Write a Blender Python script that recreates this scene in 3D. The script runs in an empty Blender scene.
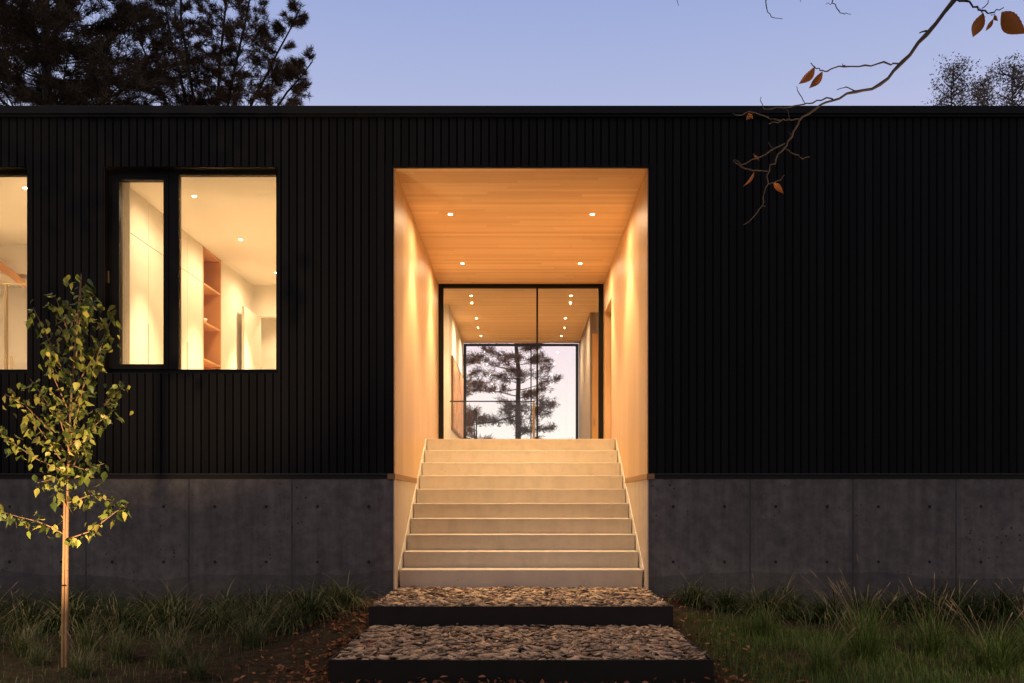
import bpy, math, random
import numpy as np
from mathutils import Vector, Matrix
C = bpy.context.scene.collection
scene = bpy.context.scene
R = math.radians
F = 900.0            # focal length in pixels; eye height is z = 0, facade is y = 0
VX, VY = 521.0, 501.0
def P(px, py, d):
    return Vector(((px-VX)*d/F, d-9.0, (VY-py)*d/F))
def lin(c):
    return tuple((v/255/12.92 if v/255 <= .04045 else ((v/255+.055)/1.055)**2.4) for v in c)

# ---------------------------------------------------------------- materials
def newmat(name):
    m = bpy.data.materials.new(name); m.use_nodes = True
    nt = m.node_tree; b = nt.nodes['Principled BSDF']
    return m, nt, b
def node(nt, typ, **kw):
    n = nt.nodes.new(typ)
    for k, v in kw.items(): setattr(n, k, v)
    return n
def math_(nt, op, a, b=None, c=None):
    n = node(nt, 'ShaderNodeMath', operation=op)
    for i, v in enumerate((a, b, c)):
        if v is None: continue
        if isinstance(v, (int, float)): n.inputs[i].default_value = v
        else: nt.links.new(v, n.inputs[i])
    return n.outputs[0]
def mixc(nt, fac, a, b, blend='MIX'):
    n = node(nt, 'ShaderNodeMix', data_type='RGBA', blend_type=blend)
    for i, v in ((0, fac), (6, a), (7, b)):
        if isinstance(v, (int, float)): n.inputs[i].default_value = v
        elif isinstance(v, tuple): n.inputs[i].default_value = (*v[:3], 1)
        else: nt.links.new(v, n.inputs[i])
    return n.outputs[2]
def ramp(nt, fac, stops, interp='LINEAR'):
    n = node(nt, 'ShaderNodeValToRGB'); cr = n.color_ramp; cr.interpolation = interp
    while len(cr.elements) < len(stops): cr.elements.new(0.5)
    for e, (p, c) in zip(cr.elements, stops):
        e.position = p; e.color = (*(c if isinstance(c, tuple) else (c, c, c)), 1)
    nt.links.new(fac, n.inputs[0]); return n.outputs[0]
def coords(nt):
    t = node(nt, 'ShaderNodeNewGeometry'); s = node(nt, 'ShaderNodeSeparateXYZ')
    nt.links.new(t.outputs['Position'], s.inputs[0]); return t.outputs['Position'], s.outputs
def noise(nt, vec, scale, detail=4, rough=.55, stretch=None):
    if stretch:
        mp = node(nt, 'ShaderNodeMapping'); mp.inputs['Scale'].default_value = stretch
        nt.links.new(vec, mp.inputs[0]); vec = mp.outputs[0]
    n = node(nt, 'ShaderNodeTexNoise'); n.inputs['Scale'].default_value = scale
    n.inputs['Detail'].default_value = detail; n.inputs['Roughness'].default_value = rough
    nt.links.new(vec, n.inputs['Vector']); return n.outputs['Fac']
def bump(nt, b, h, strength=.3, dist=.01):
    n = node(nt, 'ShaderNodeBump'); n.inputs['Strength'].default_value = strength
    n.inputs['Distance'].default_value = dist
    nt.links.new(h, n.inputs['Height']); nt.links.new(n.outputs[0], b.inputs['Normal'])
def plain(name, col, rough=.6, metal=0, var=.12, scale=8, spec=.5, bmp=0):
    m, nt, b = newmat(name)
    pos, s = coords(nt)
    n = noise(nt, pos, scale)
    c = mixc(nt, n, tuple(v*(1-var) for v in col), tuple(min(1, v*(1+var)) for v in col))
    nt.links.new(c, b.inputs['Base Color'])
    b.inputs['Roughness'].default_value = rough; b.inputs['Metallic'].default_value = metal
    b.inputs['Specular IOR Level'].default_value = spec
    if bmp: bump(nt, b, n, bmp)
    return m
def wood(name, col, col2, along, across, width=.085, length=2.3, rough=.5, gap=.025, spec=.3):
    m, nt, b = newmat(name)
    pos, s = coords(nt)
    ax = {'x': 0, 'y': 1, 'z': 2}
    a = s[ax[along]]; c = s[ax[across]]
    row = math_(nt, 'FLOOR', math_(nt, 'DIVIDE', c, width))
    wn = node(nt, 'ShaderNodeTexWhiteNoise', noise_dimensions='1D'); nt.links.new(row, wn.inputs['W'])
    sh = math_(nt, 'MULTIPLY', wn.outputs['Value'], 7.3)
    pid = math_(nt, 'FLOOR', math_(nt, 'DIVIDE', math_(nt, 'ADD', a, sh), length))
    w2 = node(nt, 'ShaderNodeTexWhiteNoise', noise_dimensions='2D')
    cb = node(nt, 'ShaderNodeCombineXYZ'); nt.links.new(row, cb.inputs[0]); nt.links.new(pid, cb.inputs[1])
    nt.links.new(cb.outputs[0], w2.inputs['Vector'])
    # grain
    cg = node(nt, 'ShaderNodeCombineXYZ')
    nt.links.new(math_(nt, 'ADD', math_(nt, 'MULTIPLY', a, 1.2), math_(nt, 'MULTIPLY', w2.outputs['Value'], 20)), cg.inputs[0])
    nt.links.new(math_(nt, 'MULTIPLY', c, 26), cg.inputs[1]); nt.links.new(row, cg.inputs[2])
    g = noise(nt, cg.outputs[0], 1.6, 5, .6)
    f = math_(nt, 'ADD', math_(nt, 'MULTIPLY', w2.outputs['Value'], .55), math_(nt, 'MULTIPLY', g, .6))
    colr = mixc(nt, f, col, col2)
    # knots
    vk = node(nt, 'ShaderNodeTexVoronoi'); vk.inputs['Scale'].default_value = 1.0
    ck = node(nt, 'ShaderNodeCombineXYZ')
    nt.links.new(math_(nt, 'MULTIPLY', a, 1.7), ck.inputs[0]); nt.links.new(math_(nt, 'MULTIPLY', c, 4), ck.inputs[1])
    nt.links.new(ck.outputs[0], vk.inputs['Vector'])
    k = math_(nt, 'LESS_THAN', vk.outputs['Distance'], .045)
    colr = mixc(nt, math_(nt, 'MULTIPLY', k, .45), colr, tuple(v*.35 for v in col))
    fr = math_(nt, 'FRACT', math_(nt, 'DIVIDE', c, width))
    gp = math_(nt, 'LESS_THAN', fr, gap)
    colr = mixc(nt, math_(nt, 'MULTIPLY', gp, .6), colr, tuple(v*.4 for v in col))
    nt.links.new(colr, b.inputs['Base Color'])
    b.inputs['Roughness'].default_value = rough; b.inputs['Specular IOR Level'].default_value = spec
    bump(nt, b, math_(nt, 'SUBTRACT', math_(nt, 'MULTIPLY', g, .2), gp), .3, .002)
    return m
def island(name, stops, rough=.6, trans=0, spec=.3, var=0.15, scale=20):
    m, nt, b = newmat(name)
    g = node(nt, 'ShaderNodeNewGeometry')
    c = ramp(nt, g.outputs['Random Per Island'], stops)
    n = noise(nt, g.outputs['Position'], scale)
    c = mixc(nt, var*2, c, mixc(nt, n, (.2, .2, .2), (1, 1, 1)), 'MULTIPLY')
    nt.links.new(c, b.inputs['Base Color'])
    b.inputs['Roughness'].default_value = rough; b.inputs['Specular IOR Level'].default_value = spec
    if trans:
        t = node(nt, 'ShaderNodeBsdfTranslucent'); nt.links.new(c, t.inputs[0])
        mx = node(nt, 'ShaderNodeMixShader'); mx.inputs[0].default_value = trans
        nt.links.new(b.outputs[0], mx.inputs[1]); nt.links.new(t.outputs[0], mx.inputs[2])
        nt.links.new(mx.outputs[0], nt.nodes['Material Output'].inputs[0])
    return m
def concrete(name, base, joints=False, warm=0):
    m, nt, b = newmat(name)
    pos, s = coords(nt)
    n1 = noise(nt, pos, 1.1, 6, .6); n2 = noise(nt, pos, 9, 6, .65)
    n3 = noise(nt, pos, 1.0, 5, .6, (7, 7, .5)); n4 = noise(nt, pos, 60, 3, .6)
    f = math_(nt, 'ADD', math_(nt, 'MULTIPLY', n1, .25), math_(nt, 'ADD', math_(nt, 'MULTIPLY', n2, .40), math_(nt, 'MULTIPLY', n3, .35)))
    if joints: st = [(.38, tuple(v*.55 for v in base)), (.5, base), (.60, tuple(v*1.42 for v in base))]
    else: st = [(.34, tuple(v*.84 for v in base)), (.5, base), (.64, tuple(v*1.08 for v in base))]
    c = ramp(nt, f, st)
    v = node(nt, 'ShaderNodeTexVoronoi'); v.inputs['Scale'].default_value = 22
    nt.links.new(pos, v.inputs['Vector'])
    hole = math_(nt, 'LESS_THAN', v.outputs['Distance'], math_(nt, 'MULTIPLY', math_(nt, 'SUBTRACT', n1, .38), 1.0 if joints else .4))
    wn = node(nt, 'ShaderNodeSeparateColor'); nt.links.new(v.outputs['Color'], wn.inputs[0])
    hole = math_(nt, 'MULTIPLY', hole, math_(nt, 'GREATER_THAN', wn.outputs[0], .62))
    c = mixc(nt, math_(nt, 'MULTIPLY', hole, .7), c, tuple(v_*.2 for v_ in base))
    h = math_(nt, 'SUBTRACT', math_(nt, 'MULTIPLY', n4, .3), math_(nt, 'MULTIPLY', hole, 1.5))
    if joints:
        ab = math_(nt, 'ABSOLUTE', s[0])
        jd = math_(nt, 'ABSOLUTE', math_(nt, 'SUBTRACT', math_(nt, 'FRACT', math_(nt, 'DIVIDE', math_(nt, 'SUBTRACT', ab, 2.29-.515), 1.03)), .5))
        j = math_(nt, 'LESS_THAN', jd, math_(nt, 'MULTIPLY', math_(nt, 'SUBTRACT', n2, .3), .026))
        c = mixc(nt, math_(nt, 'MULTIPLY', j, .75), c, tuple(v_*.22 for v_ in base))
        # pale smear each side of a joint
        js = math_(nt, 'LESS_THAN', jd, math_(nt, 'MULTIPLY', n3, .09))
        c = mixc(nt, math_(nt, 'MULTIPLY', js, .22), c, tuple(v_*.5 for v_ in base))
        # damp dirty lower band with a wavy edge
        edge = math_(nt, 'ADD', -1.02, math_(nt, 'MULTIPLY', noise(nt, pos, .45, 5, .5), .55))
        low = math_(nt, 'LESS_THAN', s[2], edge)
        c = mixc(nt, math_(nt, 'MULTIPLY', low, .42), c, tuple(v_*.45 for v_ in base))
        # tie holes
        dx = math_(nt, 'MULTIPLY', math_(nt, 'SUBTRACT', math_(nt, 'FRACT', math_(nt, 'DIVIDE', math_(nt, 'SUBTRACT', ab, 2.035-.2565), .513)), .5), .513)
        tot = None
        for zz in (-.057, -.61):
            dz = math_(nt, 'SUBTRACT', s[2], zz)
            dd = math_(nt, 'SQRT', math_(nt, 'ADD', math_(nt, 'MULTIPLY', dx, dx), math_(nt, 'MULTIPLY', dz, dz)))
            t = math_(nt, 'LESS_THAN', math_(nt, 'ADD', dd, math_(nt, 'MULTIPLY', n2, .012)), .022)
            tot = t if tot is None else math_(nt, 'MAXIMUM', tot, t)
        c = mixc(nt, math_(nt, 'MULTIPLY', tot, .85), c, (.01, .01, .01))
        h = math_(nt, 'SUBTRACT', h, math_(nt, 'ADD', math_(nt, 'MULTIPLY', j, 3), math_(nt, 'MULTIPLY', tot, 5)))
    nt.links.new(c, b.inputs['Base Color'])
    b.inputs['Roughness'].default_value = .75; b.inputs['Specular IOR Level'].default_value = .3
    bump(nt, b, h, .5, .004)
    return m
def glass(name, refl=1.0, tint=(1, 1, 1)):
    m = bpy.data.materials.new(name); m.use_nodes = True; nt = m.node_tree; nt.nodes.clear()
    o = node(nt, 'ShaderNodeOutputMaterial'); t = node(nt, 'ShaderNodeBsdfTransparent'); t.inputs[0].default_value = (*tint, 1)
    g = node(nt, 'ShaderNodeBsdfGlossy'); g.inputs['Roughness'].default_value = .01
    fr = node(nt, 'ShaderNodeFresnel'); fr.inputs[0].default_value = 1.45
    n = noise(nt, coords(nt)[0], 3)
    f = math_(nt, 'MULTIPLY', fr.outputs[0], math_(nt, 'ADD', 0.85*refl, math_(nt, 'MULTIPLY', n, .1)))
    mx = node(nt, 'ShaderNodeMixShader')
    nt.links.new(f, mx.inputs[0]); nt.links.new(t.outputs[0], mx.inputs[1]); nt.links.new(g.outputs[0], mx.inputs[2])
    nt.links.new(mx.outputs[0], o.inputs[0]); return m
def emis(name, col, s):
    m, nt, b = newmat(name)
    b.inputs['Base Color'].default_value = (*col, 1)
    b.inputs['Emission Color'].default_value = (*col, 1); b.inputs['Emission Strength'].default_value = s
    return m
def siding_mat():
    m, nt, b = newmat('black_stained_boards')
    pos, s = coords(nt)
    row = math_(nt, 'FLOOR', math_(nt, 'DIVIDE', s[0], .08))
    wn = node(nt, 'ShaderNodeTexWhiteNoise', noise_dimensions='1D'); nt.links.new(row, wn.inputs['W'])
    g = noise(nt, pos, 1.5, 6, .6, (30, 30, 1.2))
    big = noise(nt, pos, .6, 3)
    f = math_(nt, 'ADD', math_(nt, 'MULTIPLY', wn.outputs['Value'], .5), math_(nt, 'ADD', math_(nt, 'MULTIPLY', g, .35), math_(nt, 'MULTIPLY', big, .25)))
    c = mixc(nt, f, (.0035, .0035, .004), (.0135, .0135, .0148))
    nt.links.new(c, b.inputs['Base Color'])
    b.inputs['Roughness'].default_value = .62; b.inputs['Specular IOR Level'].default_value = .14
    bump(nt, b, g, .15, .002); return m

M = {}
M['siding'] = siding_mat()
M['black'] = plain('black_metal', (.007, .0065, .0065), .55, 0, .2, spec=.2)
M['core'] = plain('dark_sheathing', (.012, .012, .013), .8)
M['coping'] = plain('black_coping_metal', (.008, .008, .009), .5, 0, .3, 3, spec=.25)
M['conc_wall'] = concrete('board_formed_concrete', (.145, .131, .128), True)
M['conc_step'] = concrete('pale_cast_concrete', (.62, .55, .44))
M['conc_cheek'] = concrete('pale_side_concrete', (.58, .50, .39))
M['pine_ceiling'] = wood('pine_ceiling_boards', (.88, .63, .37), (.62, .38, .18), 'x', 'y', .085, 2.2)
M['pine_wall'] = wood('pine_wall_boards', (.76, .55, .32), (.60, .41, .225), 'z', 'y', .10, 9.0, gap=.02)
M['pine_inner'] = wood('pine_inner_ceiling_boards', (.84, .58, .33), (.68, .43, .215), 'x', 'y', .085, 2.2)
M['oak'] = wood('oak_trim', (.42, .25, .12), (.30, .17, .075), 'x', 'z', .3, 3)
M['oakdark'] = wood('dark_stained_trim', (.024, .016, .012), (.016, .011, .009), 'x', 'z', .3, 3)
M['niche'] = wood('orange_oak_shelving', (.62, .34, .15), (.50, .25, .10), 'z', 'y', .4, 3)
M['doorwood'] = wood('orange_door_wood', (.62, .33, .12), (.50, .25, .09), 'z', 'y', .3, 4)
M['plaster'] = plain('cream_plaster', (.77, .73, .65), .8, 0, .02, 2, spec=.2)
M['cabinet'] = plain('cream_lacquer', (.70, .655, .57), .45, 0, .02, 2, spec=.3)
M['seam'] = plain('cabinet_shadow_gap', (.30, .22, .14), .7)
M['greywall'] = plain('taupe_plaster', (.20, .16, .13), .7, 0, .06, 3)
M['floor'] = plain('polished_floor', (.34, .30, .25), .35, 0, .1, 2)
M['glass'] = glass('window_glass')
M['glassrail'] = glass('rail_glass', .6)
M['lens'] = emis('lit_lamp_lens', (1, .86, .66), 22)
M['trim'] = plain('white_lamp_trim', (.8, .75, .68), .5)
M['steel'] = plain('dark_weathered_steel', (.020, .016, .014), .5, .3, .5, 5, spec=.4)
M['brass'] = plain('brushed_bronze', (.45, .33, .18), .35, .8)
M['mulch'] = None
M['bark'] = plain('grey_brown_bark', (.09, .065, .05), .9, 0, .5, 25, bmp=.5)
M['pinebark'] = plain('dark_pine_bark', (.05, .037, .03), .9, 0, .5, 10, bmp=.5)
M['youngbark'] = plain('young_bark', (.30, .17, .09), .7, 0, .4, 40, bmp=.4)
M['stake'] = wood('weathered_stake_wood', (.42, .25, .12), (.28, .15, .07), 'z', 'x', .2, 3)
M['needles'] = island('pine_needles', [(0, (.07, .06, .036)), (.6, (.14, .10, .06)), (1, (.24, .145, .08))], .7, .38)
M['needles2'] = island('russet_pine_needles', [(0, (.08, .066, .04)), (.5, (.18, .12, .07)), (1, (.32, .18, .10))], .7, .38)
M['needles3'] = island('lakeside_pine_needles', [(0, (.18, .085, .05)), (.5, (.38, .17, .10)), (1, (.55, .24, .13))], .7, .4)  # reddened and lightened: porch colour reflected in the glass, put into the needles
M['fallleaf'] = island('sparse_autumn_leaves', [(0, (.14, .13, .11)), (.6, (.28, .24, .19)), (1, (.42, .32, .24))], .7, .3)
M['leaf'] = island('yellow_green_leaves', [(0, (.07, .11, .02)), (.5, (.22, .27, .045)), (1, (.58, .50, .13))], .45, .3, .4)
M['beech'] = island('orange_beech_leaf', [(0, (.42, .12, .03)), (.6, (.58, .19, .035)), (1, (.70, .32, .06))], .5, .45, .4, .2, 60)
M['grass'] = island('dark_arching_grass', [(0, (.025, .045, .014)), (.55, (.10, .14, .042)), (1, (.42, .40, .16))], .5, .2, .4)
M['lawn'] = island('fine_green_grass', [(0, (.05, .11, .015)), (.6, (.11, .19, .03)), (1, (.26, .26, .08))], .55, .25, .3)
M['seed'] = island('tan_seed_heads', [(0, (.22, .15, .085)), (1, (.42, .31, .19))], .8, .2)
M['slate'] = island('slate_chips', [(0, (.05, .042, .038)), (.18, (.28, .19, .125)), (.5, (.58, .40, .245)), (.93, (.82, .58, .36)), (.97, (.24, .09, .05)), (1, (.3, .13, .07))], .6, 0, .4, .2, 30)
M['litter'] = island('fallen_leaf_litter', [(0, (.18, .06, .028)), (.5, (.40, .15, .06)), (1, (.60, .28, .12))], .7, .2, .3, .2, 30)
M['curtain'] = island('sheer_curtain', [(0, (.8, .76, .68)), (1, (.8, .76, .68))], .8, .6)
def ground_mat():
    m, nt, b = newmat('mulch_soil')
    pos, s = coords(nt)
    n = noise(nt, pos, 14, 8, .7); n2 = noise(nt, pos, 1.3, 4)
    c = ramp(nt, n, [(.3, (.014, .010, .007)), (.5, (.05, .030, .019)), (.7, (.12, .07, .04))])
    c = mixc(nt, n2, c, mixc(nt, .5, c, (.04, .05, .02)))
    nt.links.new(c, b.inputs['Base Color']); b.inputs['Roughness'].default_value = .95
    b.inputs['Specular IOR Level'].default_value = .1
    bump(nt, b, n, .8, .02); return m
M['mulch'] = ground_mat()
def painting_mat():
    m, nt, b = newmat('abstract_canvas')
    pos, s = coords(nt)
    n = noise(nt, pos, 3.4, 6, .75, (1, 1.6, .6)); n2 = noise(nt, pos, 7, 5, .65, (1, 1.3, .5))
    c = ramp(nt, n, [(.34, (.45, .38, .30)), (.42, (.55, .10, .06)), (.48, (.75, .42, .14)), (.53, (.30, .28, .20)), (.58, (.70, .20, .12)), (.66, (.62, .55, .42))])
    c = mixc(nt, math_(nt, 'GREATER_THAN', n2, .56), c, (.13, .14, .13))
    nt.links.new(c, b.inputs['Base Color']); b.inputs['Roughness'].default_value = .6
    return m
M['paint'] = painting_mat()

# ---------------------------------------------------------------- mesh helpers
class MB:
    def __init__(s): s.v = []; s.f = []
    def add(s, vs, fs):
        n = len(s.v); s.v += [tuple(v) for v in vs]; s.f += [tuple(i+n for i in f) for f in fs]; return s
    def box(s, x0, x1, y0, y1, z0, z1):
        return s.add([(x, y, z) for x in (x0, x1) for y in (y0, y1) for z in (z0, z1)],
              [(0, 1, 3, 2), (4, 6, 7, 5), (0, 4, 5, 1), (2, 3, 7, 6), (0, 2, 6, 4), (1, 5, 7, 3)])
    def ring(s, x0, x1, z0, z1, l, r, b, t, y0, y1):
        """rectangular frame in the XZ plane, one connected mesh"""
        o = [(x0, z0), (x1, z0), (x1, z1), (x0, z1)]; i = [(x0+l, z0+b), (x1-r, z0+b), (x1-r, z1-t), (x0+l, z1-t)]
        vs = [(x, y0, z) for x, z in o+i]+[(x, y1, z) for x, z in o+i]; fs = []
        for k in range(4):
            j = (k+1) % 4
            fs += [(k, j, 4+j, 4+k), (8+j, 8+k, 12+k, 12+j), (j, k, 8+k, 8+j), (4+k, 4+j, 12+j, 12+k)]
        return s.add(vs, fs)
    def tube(s, pts, rad, seg=8):
        pts = [Vector(p) for p in pts]; n = len(pts); vs = []; fs = []
        if isinstance(rad, (int, float)): rad = [rad]*n
        up = Vector((0.13, 0.21, 1)).normalized()
        for k in range(n):
            t = (pts[min(k+1, n-1)]-pts[max(k-1, 0)]).normalized()
            a = t.cross(up)
            if a.length < .05: a = t.cross(Vector((1, 0, 0)))
            a.normalize(); b = t.cross(a)
            for q in range(seg):
                an = 2*math.pi*q/seg
                vs.append(pts[k]+(a*math.cos(an)+b*math.sin(an))*rad[k])
        for k in range(n-1):
            for q in range(seg):
                r = (q+1) % seg
                fs.append((k*seg+q, k*seg+r, (k+1)*seg+r, (k+1)*seg+q))
        fs.append(tuple(range(seg-1, -1, -1))); fs.append(tuple((n-1)*seg+q for q in range(seg)))
        return s.add(vs, fs)
    def build(s, name, mat, parent=None, smooth=False, bevel=0):
        me = bpy.data.meshes.new(name); me.from_pydata(s.v, [], s.f); me.update()
        if smooth:
            for p in me.polygons: p.use_smooth = True
        me.materials.append(M[mat] if isinstance(mat, str) else mat)
        o = bpy.data.objects.new(name, me); C.objects.link(o)
        if parent is not None:
            o.parent = parent
            o.matrix_parent_inverse = Matrix.Translation(-parent.location)
        if bevel:
            b = o.modifiers.new('Bevel', 'BEVEL'); b.width = bevel; b.segments = 2; b.limit_method = 'ANGLE'
        return o
def tag(o, label=None, cat=None, group=None, kind=None):
    if label: o['label'] = label
    if cat: o['category'] = cat
    if group: o['group'] = group
    if kind: o['kind'] = kind
    return o
def thing(name, label, cat, loc=(0, 0, 0), group=None):
    o = bpy.data.objects.new(name, None); C.objects.link(o); o.location = loc
    o.empty_display_size = .1
    return tag(o, label, cat, group)
def npmesh(name, verts, faces, mat, parent=None):
    """verts (N,3) faces (M,k) arrays"""
    me = bpy.data.meshes.new(name)
    verts = np.asarray(verts, dtype=np.float32); faces = np.asarray(faces, dtype=np.int32)
    k = faces.shape[1]
    me.vertices.add(len(verts)); me.vertices.foreach_set('co', verts.ravel())
    me.loops.add(faces.size); me.loops.foreach_set('vertex_index', faces.ravel())
    me.polygons.add(len(faces)); me.polygons.foreach_set('loop_start', np.arange(0, faces.size, k, dtype=np.int32))
    me.update(calc_edges=True); me.validate()
    me.materials.append(M[mat])
    o = bpy.data.objects.new(name, me); C.objects.link(o)
    if parent is not None:
        o.parent = parent; o.matrix_parent_inverse = Matrix.Translation(-parent.location)
    return o

# ---------------------------------------------------------------- house
CE = 3.33      # ceiling
FL = .827      # floor
HX = 9.0
house = thing('house', 'long low black timber clad house with glowing pine lined entrance', 'house', (0, 0, -1.2)); tag(house, kind='thing')
# siding: grooved sheet pieces
def siding(mb, x0, x1, z0, z1, y=0.0):
    w, g, dp = .08, .011, .014
    xs = []
    k = math.floor(x0/w)
    while k*w < x1:
        a = k*w+g/2; b = (k+1)*w-g/2
        xs.append((k*w-g/2, y+dp)); xs.append((k*w-g/2+.0015, y+dp)) if False else None
        xs += [(a-.0005, y+dp), (a+.001, y), (b-.001, y), (b+.0005, y+dp)]
        k += 1
    xs = [(min(max(x, x0), x1), yy) for x, yy in xs]
    vs = []; fs = []
    for x, yy in xs: vs += [(x, yy, z0), (x, yy, z1)]
    for i in range(len(xs)-1):
        if xs[i+1][0]-xs[i][0] > 1e-6: fs.append((2*i, 2*i+2, 2*i+3, 2*i+1))
    mb.add(vs, fs)
TOPZ = 3.86; BOT = .275
W1 = (-4.18, -2.43, 1.28, 3.345)
W0 = (-7.6, -4.94, 1.28, 3.345)
OP = 1.275
s = MB()
siding(s, -HX, W0[0], BOT, TOPZ); siding(s, W0[0], W0[1], BOT, W0[2]); siding(s, W0[0], W0[1], W0[3], TOPZ)
siding(s, W0[1], W1[0], BOT, TOPZ); siding(s, W1[0], W1[1], BOT, W1[2]); siding(s, W1[0], W1[1], W1[3], TOPZ)
siding(s, W1[1], -OP, BOT, TOPZ); siding(s, -OP, OP, CE+.012, TOPZ); siding(s, OP, HX, BOT, TOPZ)
s.build('siding', 'siding', house)
# structure behind the siding (full wall depth, dark) and plaster inside
def holed(mb, y0, y1, zb, zt, xa, xb):
    mb.box(xa, W0[0], y0, y1, zb, zt) if xa < W0[0] else None
    mb.box(W0[0], W0[1], y0, y1, zb, W0[2]); mb.box(W0[0], W0[1], y0, y1, W0[3], zt)
    mb.box(W0[1], W1[0], y0, y1, zb, zt)
    mb.box(W1[0], W1[1], y0, y1, zb, W1[2]); mb.box(W1[0], W1[1], y0, y1, W1[3], zt)
    mb.box(W1[1], xb, y0, y1, zb, zt)
s = MB(); holed(s, .014, .20, BOT, TOPZ, -HX, -1.442); s.box(1.442, HX, .014, .20, BOT, TOPZ); s.box(-1.44, 1.44, .014, .2, CE+.06, TOPZ)
s.build('wall', 'core', house)
s = MB(); holed(s, .201, .21, FL, CE, -HX+.2, -1.46); s.build('inner_wall_lining', 'plaster', house)
# end and rear walls
s = MB(); s.box(-HX, -HX+.19, .2, 10.2, -1.4, TOPZ); s.build('side_wall', 'siding', house)
s = MB(); s.box(HX-.19, HX, .2, 10.2, -1.4, TOPZ); s.build('side_wall', 'siding', house)
s = MB(); s.box(-HX+.19, -1.24, 10.0, 10.19, -1.4, TOPZ); s.box(1.24, HX-.19, 10.0, 10.19, -1.4, TOPZ); s.box(-1.24, 1.24, 10.0, 10.19, CE+.06, TOPZ)
s.box(-1.24, 1.24, 10.0, 10.19, -1.4, FL-.13)
s.build('rear_wall', 'siding', house)
s = MB(); s.box(-HX+.01, HX-.01, .05, 10.15, 3.62, 3.80); s.build('roof', 'coping', house)
# coping in lengths with small laps
s = MB()
xs = [-9.03, -4.9, -2.2, 1.6, 5.2, 9.03]
s.box(-9.03, 9.03, -.035, .24, 3.862, 3.94)
s.build('coping', 'coping', house, bevel=.004)
s = MB(); s.box(-9.02, 9.02, -.022, -.002, 3.835, 3.861); s.build('drip_edge', 'black', house)
# flashing + brown sill strip + foundation
s = MB(); s.box(-HX, -1.335, -.018, .02, BOT-.008, BOT-.001); s.box(1.335, HX, -.018, .02, BOT-.008, BOT-.001); s.build('metal_flashing', plain('dull_grey_flashing', (.07, .075, .085), .4, .4), house)
for sx in (-1, 1):
    a, b = sorted((sx*1.335, sx*HX)); s = MB(); s.box(a, b, -.004, .2, .222, BOT-.009)
    s.build('sill_board', 'oakdark', house)
for sx in (-1, 1):
    a, b = sorted((sx*1.277, sx*HX)); s = MB(); s.box(a, b, .0, .20, -1.6, .221); s.build('foundation_wall', 'conc_wall', house)
# opening: side walls, ceiling, sill return, cheek
for sx in (-1, 1):
    a, b = sorted((sx*1.265, sx*1.44))
    s = MB()
    if sx < 0: s.box(a, b, .0201, 4.86, BOT, CE+.05)
    else:
        s.box(a, b, .0201, 3.57, BOT, CE+.05); s.box(a, b, 4.63, 4.86, BOT, CE+.05); s.box(a, b, 3.57, 4.63, 2.85, CE+.05); s.box(a, b, 3.57, 4.63, BOT, FL)
    s.build('porch_side_wall', 'pine_wall', house)
    a, b = sorted((sx*1.2652, sx*1.2745)); MB().box(a, b, -.004, .02, BOT+.001, CE).build('jamb_trim', 'oak', house)
    a, b = sorted((sx*1.258, sx*1.334)); s = MB(); s.box(a, b, -.012, 1.9, .218, BOT-.002); s.build('timber_sill_return', 'oak', house)
    a, b = sorted((sx*1.279, sx*1.46)); s = MB(); s.box(a, b, .201, 4.9, -1.6, .217); s.build('stair_side_wall', 'conc_cheek', house)
    a, b = sorted((sx*1.2655, sx*1.2765)); s = MB(); s.box(a, b, .001, 4.0, -1.3, .2165); s.build('stair_side_facing', 'conc_cheek', house)
s = MB(); s.box(-1.264, 1.264, .0165, 4.86, CE, CE+.05); s.build('porch_ceiling', 'pine_ceiling', house)
s = MB(); s.box(-2.9, 2.9, 4.862, 10.0, CE, CE+.05); s.build('hall_ceiling', 'pine_inner', house)
s = MB(); s.box(-1.3, 1.3, -.012, .0163, CE+.0, CE+.011); s.build('soffit_trim', 'black', house)
# recessed door on the right porch wall
dr = MB().box(1.36, 1.40, 3.575, 4.625, FL, 2.845).build('door', 'doorwood', house)
s = MB(); s.box(1.31, 1.359, 3.68, 3.70, 1.6, 1.95); s.build('door_handle', 'brass', dr)
# glass entrance wall
ey = 4.80
fr = MB().ring(-1.264, 1.264, FL, CE-.001, .075, .075, .03, .06, ey, ey+.06).build('entrance_glazing_frame', 'black', house)
MB().box(.235, .262, ey-.004, ey+.05, FL+.03, CE-.061).build('mullion', 'black', fr)
MB().box(-1.189, .235, ey+.024, ey+.032, FL+.03, CE-.061).build('pane', 'glass', fr)
MB().box(.262, 1.189, ey+.034, ey+.042, FL+.03, CE-.061).build('pane', 'glass', fr)
dh = MB(); dh.tube([(.19, ey-.05, FL+.1), (.19, ey-.05, 1.50)], .013, 10); dh.tube([(.19, ey-.05, 1.40), (.19, ey+.022, 1.40)], .008, 8); dh.tube([(.19, ey-.05, FL+.2), (.19, ey+.022, FL+.2)], .008, 8)
dh.build('door_pull', 'brass', fr)
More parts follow.
